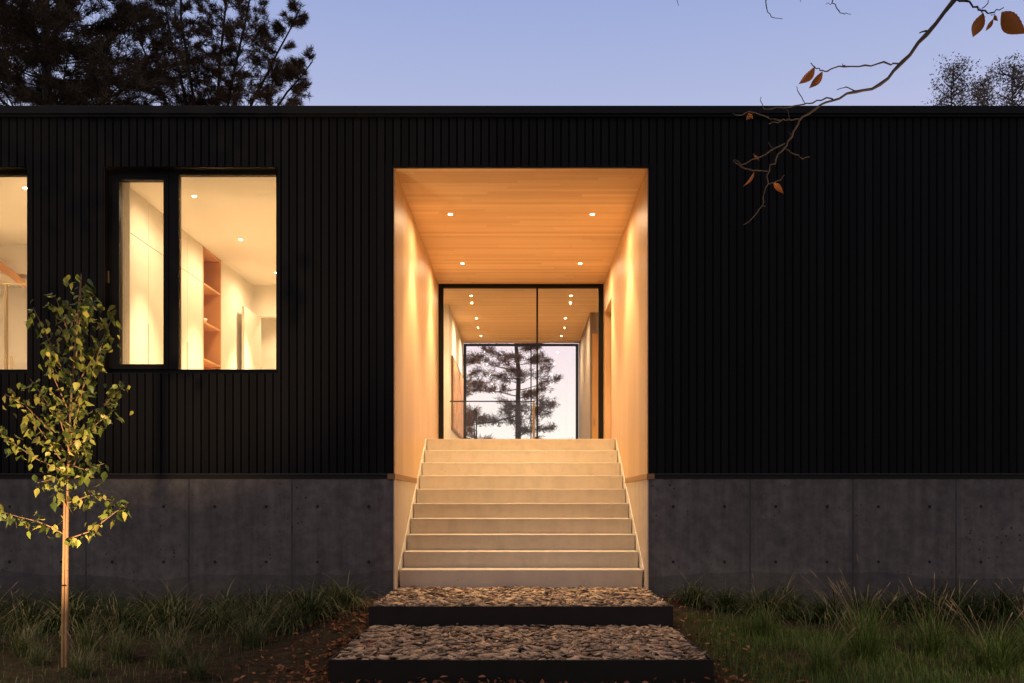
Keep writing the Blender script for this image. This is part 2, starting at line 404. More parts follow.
# interior
s = MB(); s.box(-HX+.2, -1.46, .21, 9.99, FL-.12, FL); s.build('room_floor', plain('pale_room_floor', (.66, .58, .47), .5, 0, .06, 2), house)
s = MB(); s.box(-1.46, 1.46, 4.87, 10.19, FL-.12, FL); s.box(1.46, HX-.2, .21, 9.99, FL-.12, FL)
s.build('floor', 'floor', house)
s = MB(); s.box(-2.9, -1.22, 6.25, 9.99, FL, CE); s.build('hall_wall', 'plaster', house)
s = MB(); s.box(1.22, 2.9, 6.9, 9.99, FL, CE); s.build('hall_wall', 'greywall', house)
hd = MB().box(1.26, 1.62, 6.86, 6.897, FL, 2.95).build('hall_door', 'doorwood', house)
MB().box(1.275, 1.295, 6.835, 6.859, 1.35, 1.45).build('door_latch', 'brass', hd)
s = MB(); s.box(2.9, 3.05, 4.87, 9.99, FL, CE+.04); s.box(1.46, 2.9, 4.72, 4.86, FL, CE+.04); s.build('hall_wall', 'plaster', house)
# rear glazing
rf = MB().ring(-1.219, 1.219, FL, CE-.001, .06, .06, .04, .045, 10.05, 10.11).build('rear_glazing_frame', 'black', house)
MB().box(.20, .225, 10.045, 10.10, FL+.04, CE-.046).build('mullion', 'black', rf)
MB().box(-1.159, .20, 10.07, 10.078, FL+.04, CE-.046).build('pane', 'glass', rf)
MB().box(.225, 1.159, 10.08, 10.088, FL+.04, CE-.046).build('pane', 'glass', rf)
MB().box(-.76, .75, 9.66, 9.70, CE-.006, CE-.001).build('slot_vent', 'trim', house)
# windows
def window(w, splits):
    x0, x1, z0, z1 = w
    f = MB().ring(x0+.001, x1-.001, z0+.001, z1-.001, .045, .045, .05, .045, .10, .17).build('window', 'black', house)
    MB().ring(x0+.001, x1-.001, z0+.001, z1-.001, .012, .004, .004, .004, .012, .099).build('window_reveal', 'oakdark', f)
    for a, b, kind in splits:
        if kind == 'sash':
            MB().ring(a, b, z0+.052, z1-.047, .075, .05, .05, .055, .085, .165).build('sash', 'black', f)
            MB().box(a+.075, b-.05, .12, .128, z0+.10, z1-.10).build('pane', 'glass', f)
        elif kind == 'post': MB().box(a, b, .09, .168, z0+.052, z1-.047).build('window_post', 'black', f)
        else: MB().box(a, b, .13, .138, z0+.051, z1-.046).build('pane', 'glass', f)
    return f
wf = window(W1, [(-4.132, -3.56, 'sash'), (-3.559, -3.46, 'post'), (-3.459, -2.477, 'pane')])
MB().box(-4.165, -4.15, .07, .084, 2.2, 2.32).build('sash_handle', 'brass', wf)
window(W0, [(-7.55, -6.8, 'sash'), (-6.799, -6.7, 'post'), (-6.699, -4.987, 'pane')])
# room behind the large window: ceiling, back wall with opening, door leaf
s = MB(); s.box(-4.52, -1.46, .212, 6.24, CE, CE+.05); s.build('room_ceiling', 'plaster', house)
s = MB(); s.box(-1.46, -1.445, .212, 4.9, FL, CE); s.build('room_wall', 'plaster', house)
bx0 = -4.05
s = MB(); s.box(-4.5, bx0, 4.9, 5.02, FL, CE); s.box(bx0, -3.1, 4.9, 5.02, 2.85, CE); s.box(-3.1, -1.46, 4.9, 5.02, FL, CE); s.build('room_wall', 'plaster', house)
s = MB(); s.box(-HX+.2, -2.91, 6.25, 6.35, FL, CE); s.build('room_wall', 'plaster', house)
s = MB(); s.box(-4.5, -4.15, 3.46, 4.9, FL, CE); s.build('room_wall', 'plaster', house)
dl = MB().box(-4.075, -4.035, 4.13, 4.89, FL+.01, 2.84).build('door', 'cabinet', house)
MB().box(-4.03, -4.005, 4.2, 4.28, 1.75, 1.77).build('door_handle', 'brass', dl)
s = MB(); s.box(-4.56, -4.52, .212, 6.24, FL, CE+.02); s.build('partition_wall', 'plaster', house)
# side room (far left window)
s = MB(); s.box(-HX+.2, -4.57, .212, 6.24, CE, CE+.05); s.build('room_ceiling', 'plaster', house)
s = MB(); s.box(-HX+.2, -4.57, 3.4, 3.5, FL, CE); s.build('room_wall', 'plaster', house)
s = MB(); s.box(-HX+.2, -4.57, 2.7, 3.39, 2.95, CE-.001); s.build('lowered_ceiling_band', 'plaster', house)

# wardrobe (built in, along the left side of the room)
wd = thing('wardrobe', 'tall cream built-in wardrobe with flat doors along the bedroom wall', 'wardrobe', (-4.32, 1.5, FL))
MB().box(-4.5, -4.17, .23, 2.75, FL, CE-.001).build('carcass', 'seam', wd)
ys = [.24, 1.03, 2.20, 2.745]
for i in range(3):
    for z0, z1 in ((FL+.03, 2.845), (2.853, CE-.004)):
        d = MB().box(-4.168, -4.15, ys[i]+.003, ys[i+1]-.003, z0, z1).build('wardrobe_door' if z0 < 2 else 'upper_door', 'cabinet', wd)
        if z0 < 2 and i < 2:
            MB().box(-4.152, -4.146, ys[i+1]-.022, ys[i+1]-.006, 1.05, 1.975).build('handle_slot', 'seam', d)
# open shelf
sh = thing('open_shelf', 'orange oak open shelf niche beside the cream wardrobe doors', 'shelf', (-4.3, 3.1, FL))
MB().box(-4.5, -4.48, 2.76, 3.45, FL, CE-.001).build('back_panel', 'niche', sh)
MB().box(-4.479, -4.15, 2.752, 2.775, FL, CE-.001).build('side_panel', 'niche', sh)
MB().box(-4.479, -4.15, 3.43, 3.455, FL, CE-.001).build('side_panel', 'niche', sh)
for z in (.85, 1.35, 1.85, 2.34, 2.84): MB().box(-4.479, -4.155, 2.776, 3.429, z, z+.022).build('shelf', 'niche', sh)
MB().box(-4.479, -4.155, 2.776, 3.429, CE-.03, CE-.002).build('top_panel', 'niche', sh)
b = MB(); b.add(*(lambda pr, n=20: ([(-4.28+r*math.cos(2*math.pi*k/n), 3.0+r*math.sin(2*math.pi*k/n), z) for r, z in pr for k in range(n)],
      [(i*n+k, i*n+(k+1) % n, (i+1)*n+(k+1) % n, (i+1)*n+k) for i in range(len(pr)-1) for k in range(n)]))([(.001, 2.364), (.04, 2.364), (.08, 2.39), (.095, 2.43), (.088, 2.43), (.07, 2.395), (.001, 2.38)]))
tag(b.build('bowl', 'trim', smooth=True), 'small white bowl on the orange open shelf', 'bowl')
# curtain
s = MB(); n = 26; vs = []; fs = []
for i in range(n):
    x = -4.125+.085*i/(n-1); y = .30+.016*math.sin(i*1.15)
    vs += [(x, y, FL+.02), (x, y, CE-.02)]
for i in range(n-1): fs.append((2*i, 2*i+2, 2*i+3, 2*i+1))
s.add(vs, fs); o = s.build('curtain', 'curtain', smooth=True); tag(o, 'narrow pale sheer curtain gathered at the left edge of the casement', 'curtain')
# shower screen and slatted wall seen in the left window
ss = thing('shower_screen', 'clear glass screen with slim posts behind the leftmost window', 'screen', (-5.6, 1.9, FL))
MB().box(-6.9, -5.28, 1.9, 1.908, FL+.02, 2.62).build('glass_panel', 'glassrail', ss)
MB().box(-6.9, -5.28, 1.893, 1.915, 2.621, 2.64).build('top_rail', 'brass', ss)
MB().box(-6.25, -6.225, 1.885, 1.925, FL, 2.62).build('post', 'brass', ss)
MB().tube([(-6.15, 1.87, 1.45), (-6.15, 1.87, 1.75)], .012).build('door_pull', 'brass', ss)
s = MB(); s.add([P(-60, 215, 11.6), P(26, 281, 11.6), P(26, 289, 11.6), P(-60, 228, 11.6), P(-60, 215, 11.9), P(26, 281, 11.9), P(26, 289, 11.9), P(-60, 228, 11.9)],
   [(0, 1, 2, 3), (7, 6, 5, 4), (0, 4, 5, 1), (1, 5, 6, 2), (2, 6, 7, 3), (3, 7, 4, 0)])
tag(s.build('slanted_beam', 'niche'), 'slanted slatted oak beam high on the wall behind the leftmost window', 'beam')

# painting + guard rail
pt = thing('painting', 'red and orange abstract painting on the left wall of the hall', 'painting', (-1.2, 8.1, 1.9))
MB().add(*(lambda: (lambda q: (q.v, q.f))(MB().box(-1.218, -1.185, 6.72, 9.5, 1.25, 2.54)))()).build('picture_frame', plain('walnut_frame', (.16, .08, .04), .5), pt)
MB().box(-1.186, -1.181, 6.76, 9.46, 1.29, 2.50).build('canvas', 'paint', pt)
gr = thing('guard_rail', 'glass stair guard with thin dark top rail inside the entrance hall', 'railing', (-.5, 6.4, FL))
MB().tube([(-1.219, 6.4, 1.706), (.24, 6.4, 1.706)], .011).build('top_rail', 'black', gr)
MB().box(-1.2, .2, 6.396, 6.404, FL+.02, 1.694).build('glass_panel', 'glassrail', gr)
MB().box(.2, .235, 6.38, 6.42, FL, 1.694).build('post', 'brass', gr)
MB().box(-.775, -.755, 6.405, 6.43, FL, 1.52).build('post', 'black', gr)

# ---------------------------------------------------------------- stairs
st = thing('stairs', 'flight of ten pale concrete steps rising into the pine lined entrance', 'stairs', (0, .2, -1))
SW = 1.25; y0 = .27; RI = (FL+.88)/10; TR = (2.98-.27)/9
for i in range(10):
    ya = y0+i*TR; yb = ya+TR if i < 9 else 4.795
    zt = -.88+(i+1)*RI
    MB().box(-SW, SW, ya, yb+(.0 if i == 9 else .0), max(-1.0, zt-RI-.05), zt).build('step' if i < 9 else 'landing', 'conc_step', st, bevel=.007)
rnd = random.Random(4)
for sx in (-1, 1):  # pale jagged strip added for the bright line along each stair edge
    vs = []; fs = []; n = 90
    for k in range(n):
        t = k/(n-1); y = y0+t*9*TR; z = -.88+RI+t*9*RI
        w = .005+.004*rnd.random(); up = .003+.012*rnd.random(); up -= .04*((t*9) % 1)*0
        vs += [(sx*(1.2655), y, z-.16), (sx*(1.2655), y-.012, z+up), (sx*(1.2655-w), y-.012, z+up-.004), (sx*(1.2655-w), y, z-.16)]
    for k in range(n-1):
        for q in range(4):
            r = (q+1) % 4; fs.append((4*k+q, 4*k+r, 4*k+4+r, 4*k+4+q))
    MB().add(vs, fs).build('edge_strip', plain('pale_edge_strip', (.7, .66, .58), .8), st)

# ---------------------------------------------------------------- planters of slate
rng = np.random.default_rng(7)
def tray(label, xh, ya, yb, zt, zb):
    t = thing('planter_step', label, 'planter step', (0, ya, zb), 'steel edged gravel steps')
    th = .012
    MB().box(-xh, xh, ya, ya+th, zb, zt).build('front_plate', 'steel', t)
    for sx in (-1, 1):
        a, b = sorted((sx*xh, sx*(xh-th))); MB().box(a, b, ya+th, yb, zb, zt).build('side_plate', 'steel', t)
    MB().box(-xh+th, xh-th, ya+th, yb, zb, zt-.03).build('fill', 'mulch', t)
tray('upper low black steel edged step of slate chips below the concrete stairs', 1.29, -1.37, -.002, -.894, -1.3)
MB().box(-1.26, 1.26, 0, .268, -1.3, -.905).build('footing', 'conc_step', st)
tray('lower low black steel edged step of slate chips nearest the viewer', 1.285, -3.0, -1.382, -1.06, -1.45)
def chips(name, x0, x1, ya, yb, z, n, label):
    V = []; Fc = []
    q = 5
    for i in range(n):
        cx = rng.uniform(x0, x1); cy = rng.uniform(ya, yb); L = rng.uniform(.018, .066)*(1.3 if rng.random() < .15 else 1); Wd = L*rng.uniform(.3, .62)
        th = rng.uniform(.004, .011)
        an = np.sort(rng.uniform(0, 2*np.pi, q)); an = (np.arange(q)+rng.uniform(-.45, .45, q))*2*np.pi/q
        rr = rng.uniform(.75, 1.1, q)
        base = np.stack([np.cos(an)*L*rr, np.sin(an)*Wd*rr, np.zeros(q)], 1)
        top = base*np.array([.97, .97, 1])+np.array([0, 0, th])
        v = np.concatenate([base, top])
        tx, ty, tz = rng.normal(0, .20), rng.normal(0, .17), rng.normal(0, .75)+(np.pi if rng.random()<.5 else 0)
        if rng.random() < .08: tx *= 2.3
        Rm = np.array(Matrix.Rotation(tz, 3, 'Z') @ Matrix.Rotation(tx, 3, 'X') @ Matrix.Rotation(ty, 3, 'Y'))
        v = v@Rm.T
        zz = z+rng.uniform(-.022, .012)
        m = max(abs(v[:, 0]).max(), .01)
        cx = min(max(cx, x0+m), x1-m); my = abs(v[:, 1]).max(); cy = min(max(cy, ya+my), yb-my)
        v += np.array([cx, cy, zz])
        n0 = len(V)*2*q
        V.append(v)
        for k in range(q):
            r = (k+1) % q; Fc.append((n0+k, n0+r, n0+q+r)); Fc.append((n0+k, n0+q+r, n0+q+k))
        for k in range(1, q-1): Fc.append((n0+q, n0+q+k, n0+q+k+1)); Fc.append((n0, n0+k+1, n0+k))
    o = npmesh(name, np.concatenate(V), np.array(Fc), 'slate')
    tag(o, label, 'gravel', kind='stuff')
chips('slate_gravel', -1.276, 1.276, -1.355, .262, -.9, 4200, 'tan and grey slate chips filling the upper step')
chips('slate_gravel', -1.27, 1.27, -2.985, -1.384, -1.066, 4200, 'tan and grey slate chips filling the lower step')

# ---------------------------------------------------------------- ground
def gh(x, y):
    h = -1.23+.10*min(1, max(0, (y+3)/3))
    h += .16*math.exp(-((abs(x)-1.3)/.9)**2)*min(1, max(0, (y+2.6)/2.0)) if y < .3 else 0
    h += .018*math.sin(x*2.1+y*1.3)+.012*math.sin(x*5.3-y*3.1)
    return h
xs = np.concatenate([[-600, -200, -60, -20, -11], np.linspace(-8, 8, 81), [11, 20, 60, 200, 600]])
ysg = np.concatenate([[-600, -200, -60, -25, -12], np.linspace(-8, .1, 42), [10.5, 20, 60, 200, 900]])
vs = []; fs = []
for y in ysg:
    for x in xs: vs.append((x, y, gh(x, y) if abs(x) < 10 and -9 < y < .3 else -1.23))
nx = len(xs)
for j in range(len(ysg)-1):
    for i in range(nx-1): fs.append((j*nx+i, j*nx+i+1, (j+1)*nx+i+1, (j+1)*nx+i))
# drop the ground inside trays so it never pokes through
vs = [(x, y, min(z, -1.28)) if abs(x) < 1.24 and -2.95 < y < .3 else (x, y, z) for x, y, z in vs]
g = MB().add(vs, fs).build('ground', 'mulch', smooth=True); tag(g, kind='structure')

# ---------------------------------------------------------------- grasses
def blades(n, rad, lmin, lmax, wid, droop, seg=4, seed=0, lean=.9):
    r = np.random.default_rng(seed); V = []; Fc = []; c = 0
    for i in range(n):
        a = r.uniform(0, 2*np.pi); b0 = rad*math.sqrt(r.uniform(0, 1)); a0 = r.uniform(0, 2*np.pi)
        p = np.array([b0*math.cos(a0), b0*math.sin(a0), 0.0])
        L = r.uniform(lmin, lmax); th = abs(r.normal(.28, .22))*lean; dr = droop*r.uniform(.5, 1.4)
        side = np.array([-math.sin(a), math.cos(a), 0]); w = wid*r.uniform(.6, 1.2)
        for k in range(seg+1):
            t = k/seg; ww = w*(1-t**1.6)+.0006
            V += [p-side*ww/2, p+side*ww/2]
            ang = th+dr*t
            p = p+np.array([math.cos(a)*math.sin(ang), math.sin(a)*math.sin(ang), math.cos(ang)])*L/seg
        for k in range(seg):
            q = c+2*k; Fc.append((q, q+1, q+3, q+2))
        c += 2*(seg+1)
    return np.array(V), np.array(Fc)
def seeds(n, rad, lmin, lmax, seed):
    r = random.Random(seed); stem = MB()
    for i in range(n):
        a = r.uniform(0, 6.28); th = r.uniform(.05, .6); L = r.uniform(lmin, lmax)
        p = Vector((rad*r.uniform(-1, 1), rad*r.uniform(-1, 1), 0)); pts = [p.copy()]
        for k in range(6):
            an = th+.5*(k/6)**2; p = p+Vector((math.cos(a)*math.sin(an), math.sin(a)*math.sin(an), math.cos(an)))*L/6; pts.append(p.copy())
        stem.tube(pts, .0013, 3)
        e = pts[-1]; d = (pts[-1]-pts[-2]).normalized(); hl = r.uniform(.05, .10)
        stem.tube([e-d*hl*.1, e+d*hl*.2, e+d*hl*.7, e+d*hl], [.001, .0042, .0035, .0006], 4)
    return stem
rr = random.Random(11)
protos = []
def clump(kind, x, y, label, group, sc=1.0):
    key = [p for p in protos if p[0] == kind]
    z = gh(x, y)-.01
    o = None
    if len(key) < 3:
        seed = 100+len(protos)*7
        if kind == 'liriope':
            o = thing('grass_clump', label, 'grass clump', (0, 0, 0), group)
            V, Fq = blades(260, .11, .32, .62, .0105, 2.4, 6, seed, 1.25); npmesh('blades', V, Fq, 'grass', o)
        else:
            o = thing('fountain_grass_clump', label, 'ornamental grass', (0, 0, 0), group)
            V, Fq = blades(280, .10, .26, .52, .0042, 1.1, 5, seed, 1.0); npmesh('blades', V, Fq, 'lawn' if x > 0 else 'grass', o)
            for j in range(13): seeds(1, .07, .40, .70, seed*31+j).build('seed_head', 'seed', o)
        protos.append((kind, o))
    else:
        src = rr.choice(key)[1]; o = src.copy(); C.objects.link(o); tag(o, label, src['category'], group)
        for ch in src.children:
            c = ch.copy(); C.objects.link(c); c.parent = o
    o.location = (x, y, z); o.rotation_euler = (0, 0, rr.uniform(0, 6.28)); k = sc*rr.uniform(.85, 1.12); o.scale = (k, k, k*rr.uniform(.9, 1.1))
# left bed
x = -6.2
while x < -1.6:
    clump('liriope', x, -.32+rr.uniform(-.1, .08), 'dark arching grass clump in the back row against the concrete wall, left bed', 'back row grass clumps left of the stairs', .95 if x < -2.6 else .8); x += rr.uniform(.30, .42)
x = -6.0
while x < -1.85:
    clump('liriope', x, -1.0+rr.uniform(-.15, .15), 'dark arching grass clump in the middle row of the left bed', 'middle row grass clumps left of the stairs', 1.0); x += rr.uniform(.34, .48)
clump('liriope', -1.62, -.75, 'bushy arching grass clump right beside the left corner of the upper gravel step', None, .95)
clump('liriope', -1.95, -1.35, 'arching grass clump on bare mulch left of the lower gravel step', None, .9)
x = -5.2
while x < -2.1:
    clump('fountain', x, -2.0+rr.uniform(-.25, .25), 'fine grass clump with thin tan seed stems at the front of the left bed', 'front row fine grasses left of the stairs', .8); x += rr.uniform(.34, .5)
for x, y in ((-4.9, -2.7), (-4.45, -2.55), (-3.95, -2.8), (-3.5, -2.5), (-3.05, -2.75), (-2.6, -2.4), (-2.25, -2.75), (-5.3, -2.5)):
    clump('fountain', x, y, 'low fine grass clump nearest the viewer in the left bed', 'nearest fine grasses left of the stairs', .55)
# right bed
x = 1.65
while x < 6.4:
    clump('liriope', x, -.38+rr.uniform(-.1, .1), 'dark arching grass clump in the row against the concrete wall, right bed', 'back row grass clumps right of the stairs', .85 if x < 2 else 1.0); x += rr.uniform(.27, .38)
protos[:] = [p for p in protos if p[0] != 'fountain']
for (x, y, sc) in ((2.0, -1.6, .75), (2.55, -2.35, .95), (3.25, -1.9, 1.0), (3.35, -2.6, 1.05), (4.1, -1.9, .95), (4.3, -2.7, .95), (4.9, -2.1, 1.0), (5.4, -1.7, .9), (2.1, -2.75, .7), (2.9, -1.4, .8), (3.8, -2.35, .9), (5.1, -2.7, .9), (4.6, -1.5, .8)):
    clump('fountain', x, y, 'fine green grass clump with tan seed heads on the lawn right of the gravel steps', 'seed head grasses right of the stairs', sc)
def lawn(name, n, x0, x1, ya, yb, label, mat, lmin, lmax, wid, dens=None):
    r = np.random.default_rng(len(name)+n); V = []; Fc = []; c = 0
    for i in range(n):
        x = r.uniform(x0, x1); y = r.uniform(ya, yb)
        if dens and r.random() > dens(x, y): continue
        z = gh(x, y)-.005; a = r.uniform(0, 6.28); L = r.uniform(lmin, lmax); ln = r.uniform(.1, .9)
        dx, dy = math.cos(a), math.sin(a); w = wid*r.uniform(.6, 1.2)
        sx, sy = -dy*w/2, dx*w/2
        p1 = (x+dx*L*.3*ln, y+dy*L*.3*ln, z+L*.55); p2 = (x+dx*L*.9*ln, y+dy*L*.9*ln, z+L*(1-.35*ln))
        V += [(x-sx, y-sy, z), (x+sx, y+sy, z), (p1[0]-sx, p1[1]-sy, p1[2]), (p1[0]+sx, p1[1]+sy, p1[2]), (p2[0]-sx*.1, p2[1]-sy*.1, p2[2]), (p2[0]+sx*.1, p2[1]+sy*.1, p2[2])]
        Fc += [(c, c+1, c+3, c+2), (c+2, c+3, c+5, c+4)]; c += 6
    o = npmesh(name, V, Fc, mat); tag(o, label, 'grass', kind='stuff')
clumpn = lambda x, y: .35+.65*(math.sin(x*3.1+1)*math.sin(y*4.3+x) > -.35)
lawn('grass', 36000, 1.36, 6.5, -3.6, -.95, 'soft green grass growing right of the gravel steps', 'lawn', .05, .14, .0034, lambda x, y: clumpn(x, y)*min(1, (x-1.2)*2.2)*(1 if x < 2.9 else .55)*min(1, .4+(-.95-y)*1.5))
lawn('grass', 7000, -6.5, -1.9, -3.4, -.3, 'sparse dark grass between the clumps of the left bed', 'grass', .04, .11, .003, lambda x, y: clumpn(x, y)*min(1, (-1.7-x)*1.5+.05))
# leaf litter
def litter(name, pts, label, smin=.015, smax=.035):
    r = random.Random(3); V = []; Fc = []; c = 0
    for (x, y, z) in pts:
        L = r.uniform(smin, smax); W_ = L*r.uniform(.4, .6); cu = r.uniform(.1, .5)*L
        loc = [(-L, 0, 0), (-L*.3, -W_, cu), (-L*.3, 0, cu*.2), (-L*.3, W_, cu), (L*.4, -W_*.8, cu), (L*.4, 0, cu*.1), (L*.4, W_*.8, cu), (L*1.1, 0, cu*.9)]
        Rm = Matrix.Rotation(r.uniform(0, 6.28), 3, 'Z') @ Matrix.Rotation(r.gauss(0, .5), 3, 'X') @ Matrix.Rotation(r.gauss(0, .4), 3, 'Y')
        V += [tuple(Rm@Vector(p)+Vector((x, y, z))) for p in loc]
        Fc += [(c, c+1, c+2), (c, c+2, c+3), (c+1, c+4, c+5), (c+1, c+5, c+2), (c+2, c+5, c+6), (c+2, c+6, c+3), (c+4, c+7, c+5), (c+5, c+7, c+6)]; c += 8
    o = npmesh(name, V, Fc, 'litter'); tag(o, label, 'leaf litter', kind='stuff')
r3 = random.Random(8); pts = []
while len(pts) < 1000:
    sx = r3.choice((-1, 1)); x = sx*(1.31+abs(r3.gauss(0, .34))); y = r3.uniform(-3.6, -.1)
    if sx > 0 and r3.random() < (.85 if (x > 1.75 or y > -1.6) else .5): continue
    pts.append((x, y, gh(x, y)+r3.uniform(.0, .035)))
for k in range(520):
    x = r3.uniform(-1.7, 1.9); y = r3.uniform(-3.5, -3.02); pts.append((x, y, gh(x, y)+r3.uniform(.0, .05)+(.07*max(0, 1-abs(x-1.5)/.5) if r3.random() < .5 else 0)))
litter('fallen_leaves', pts, 'rust brown fallen leaves on the mulch beside the gravel steps', .012, .028)
pts = [(r3.uniform(-1.2, 1.2), r3.uniform(-2.9, -.1), 0) for k in range(16)]
pts = [(x, y, (-.885 if y > -1.38 else -1.05)+.01) for x, y, z in pts]
litter('scattered_leaves', pts, 'few red and brown leaves scattered on the slate chips', .012, .024)

# ---------------------------------------------------------------- young tree
def leafset(specs, seed, mat, name, parent, wr=.62):
    r = random.Random(seed); V = []; Fc = []; c = 0
    for (p, L, dr) in specs:
        W_ = L*wr*.5; f = r.uniform(.15, .5)*W_
        prof = [(0, 0), (.18, .72), (.42, 1.0), (.72, .5), (1.0, 0)]
        loc = []
        for t, w in prof:
            zc = -.18*L*t*t
            loc += [(t*L, -W_*w, zc+f*w), (t*L, 0, zc), (t*L, W_*w, zc+f*w)]
        d = Vector(dr).normalized(); up = Vector((r.gauss(0, .6), r.gauss(0, .6), 1)); yv = d.cross(up).normalized(); zv = yv.cross(d)
        Rm = Matrix((d, yv, -zv)).transposed()
        if r.random() < .5: Rm = Rm @ Matrix.Rotation(math.pi, 3, 'X')
        V += [tuple(Rm@Vector(q)+p) for q in loc]
        for k in range(4):
            a = c+3*k; Fc += [(a, a+1, a+4, a+3), (a+1, a+2, a+5, a+4)]
        c += 15
    return npmesh(name, V, Fc, mat, parent)
TD = 6.5
def TZ(zx, zy, dd=0): return P(zx/1.654, 270+zy/1.654, TD+dd)
tree = thing('young_tree', 'slim young staked tree with lit yellow green leaves in the left bed', 'tree', tuple(TZ(110, 700)))
tb = MB()
tr_pts = [TZ(111, 760), TZ(110, 600), TZ(111, 430), TZ(113, 330), TZ(116, 240), TZ(123, 140), TZ(130, 60), TZ(134, 5)]
tb.tube(tr_pts, [.017, .015, .013, .010, .008, .006, .004, .0015], 8)
rb = random.Random(21)
brs = [([(108, 438), (85, 425), (60, 415), (30, 408), (-14, 395)], -.1), ([(110, 335), (60, 312), (30, 292), (0, 268), (-12, 255)], .05),
       ([(112, 445), (150, 432), (185, 405), (212, 385)], -.05), ([(113, 385), (150, 372), (190, 382)], .15), ([(113, 320), (160, 240), (205, 185)], 0),
       ([(113, 310), (80, 262), (40, 222), (8, 205)], -.1), ([(119, 205), (165, 125), (192, 65)], .1), ([(120, 200), (85, 125), (55, 62)], -.05),
       ([(114, 290), (150, 262), (188, 232)], -.2), ([(115, 270), (75, 215), (50, 180)], .2), ([(117, 240), (90, 180), (82, 130)], -.2), ([(118, 230), (150, 170), (170, 120)], -.25),
       ([(113, 350), (90, 345), (62, 352)], -.2), ([(113, 350), (130, 300), (150, 285)], .25), ([(124, 140), (105, 80), (92, 45)], .1), ([(124, 140), (150, 80), (158, 45)], -.1),
       ([(112, 395), (100, 370), (92, 360)], -.15), ([(115, 300), (100, 250), (95, 215)], -.3), ([(116, 280), (130, 230), (140, 180)], -.3), ([(121, 170), (130, 120), (120, 70)], -.2), ([(126, 120), (133, 50), (135, 8)], .02), ([(127, 100), (140, 60), (143, 30)], .05),
       ([(112, 330), (85, 290), (60, 255)], -.28), ([(112, 320), (140, 330), (172, 320)], -.2)]
specs = []
for b, dp in brs:
    n = len(b); pts = [TZ(zx, zy, dp*(k/(n-1))) for k, (zx, zy) in enumerate(b)]
    tb.tube(pts, [max(.0012, .0055*(1-k/n)) for k in range(n)], 5)
    tot = sum((pts[k+1]-pts[k]).length for k in range(n-1)); cnt = int(tot/.012)+8
    for i in range(cnt):
        t = (i+.5)/cnt
        if t < .25 and rb.random() < .6: continue
        u = t*(n-1); k = min(int(u), n-2); p = pts[k].lerp(pts[k+1], u-k)
        p = p+Vector((rb.gauss(0, .032), rb.gauss(0, .06), rb.gauss(0, .032)))
        specs.append((p, rb.uniform(.038, .080), (rb.gauss(0, .7), rb.gauss(0, .7), -1.0+rb.gauss(0, .45))))
tb.build('trunk', 'youngbark', tree, True)
leafset(specs, 5, 'leaf', 'foliage', tree, .62)
sk = thing('tree_stake', 'thin upright wooden stake tied beside the young tree trunk', 'stake', tuple(TZ(104, 700)))
MB().tube([TZ(103, 760, -.01), TZ(104, 560, -.01), TZ(107, 378, -.01)], [.009, .009, .008], 6).build('pole', 'stake', sk)
MB().ring(-.024, .024, -.007, .007, .002, .002, .002, .002, 0, .01)
q = TZ(107.5, 521); tie = MB(); tie.tube([q+Vector((math.cos(a)*.022-.003, math.sin(a)*.022, .003*math.sin(a))) for a in np.linspace(0, 6.2, 14)], .0045, 5); tie.build('tie', 'black', sk)

# ---------------------------------------------------------------- overhanging branch
def BZ(zx, zy, d=3.0): return P(zx/2.667+640, zy/2.667, d)
bt = thing('beech_tree', 'bare autumn beech twigs hanging into the view at the upper right', 'tree', (4.6, -5.7, -1.2))
b = MB()
trunk_top = Vector((4.5, -5.6, 5.5))
b.tube([(4.6, -5.7, -1.3), (4.55, -5.7, 1), (4.5, -5.65, 3.2), (4.5, -5.6, 5.5), (4.3, -5.5, 7.5)], [.12, .10, .085, .06, .03], 10)
def poly(zs, r0, r1, d=3.0, dd=0.0):
    n = len(zs); pts = [BZ(x, y, d+dd*k/(n-1)) for k, (x, y) in enumerate(zs)]
    # subdivide with small kinks
    out = []; rk = random.Random(int(zs[0][0]*7+zs[0][1]))
    for k in range(n-1):
        for j in range(3):
            p = pts[k].lerp(pts[k+1], j/3)
            if j: p = p+Vector((rk.gauss(0, .003), rk.gauss(0, .003), rk.gauss(0, .003)))
            out.append(p)
    out.append(pts[-1]); m = len(out)
    rad = [.82*(r0+(r1-r0)*k/(m-1)) for k in range(m)]
    # buds / nodes
    rad = [v*(1.25 if k % 3 == 0 and 0 < k < m-1 else 1) for k, v in enumerate(rad)]
    b.tube(out, rad, 6)
main = [(1010, -330), (930, -150), (838, 0), (764, 92), (700, 165), (640, 225), (575, 245), (515, 268), (465, 292), (425, 320), (405, 365), (385, 395), (362, 425), (345, 455), (335, 500), (330, 540), (310, 570), (275, 600)]
poly(main[:8], .010, .0042); poly(main[7:], .0042, .0014)
b.tube([BZ(1010, -330), Vector((2.6, -5.9, 3.4)), Vector((3.6, -5.7, 4.2)), trunk_top-Vector((0, 0, .6))], [.010, .018, .03, .04], 8)
poly([(693, 170), (650, 165), (600, 174), (545, 178), (500, 190), (480, 188), (465, 178), (455, 168)], .0034, .0018)
poly([(545, 178), (540, 170)], .002, .0015); poly([(577, 243), (550, 232), (525, 240)], .0025, .0013)
poly([(515, 265), (495, 262), (460, 275), (438, 278), (400, 285), (350, 290), (330, 290), (323, 258)], .003, .0014)
poly([(440, 276), (425, 250), (418, 230)], .0018, .0013)
poly([(430, 318), (395, 318), (375, 322), (340, 312), (290, 297), (265, 307), (248, 303)], .003, .0016)
poly([(375, 322), (355, 325), (342, 330)], .0018, .0016); poly([(398, 318), (392, 292)], .0018, .0016); poly([(300, 300), (292, 318)], .0018, .0014)
poly([(405, 365), (398, 352), (396, 352)], .0016, .0014)
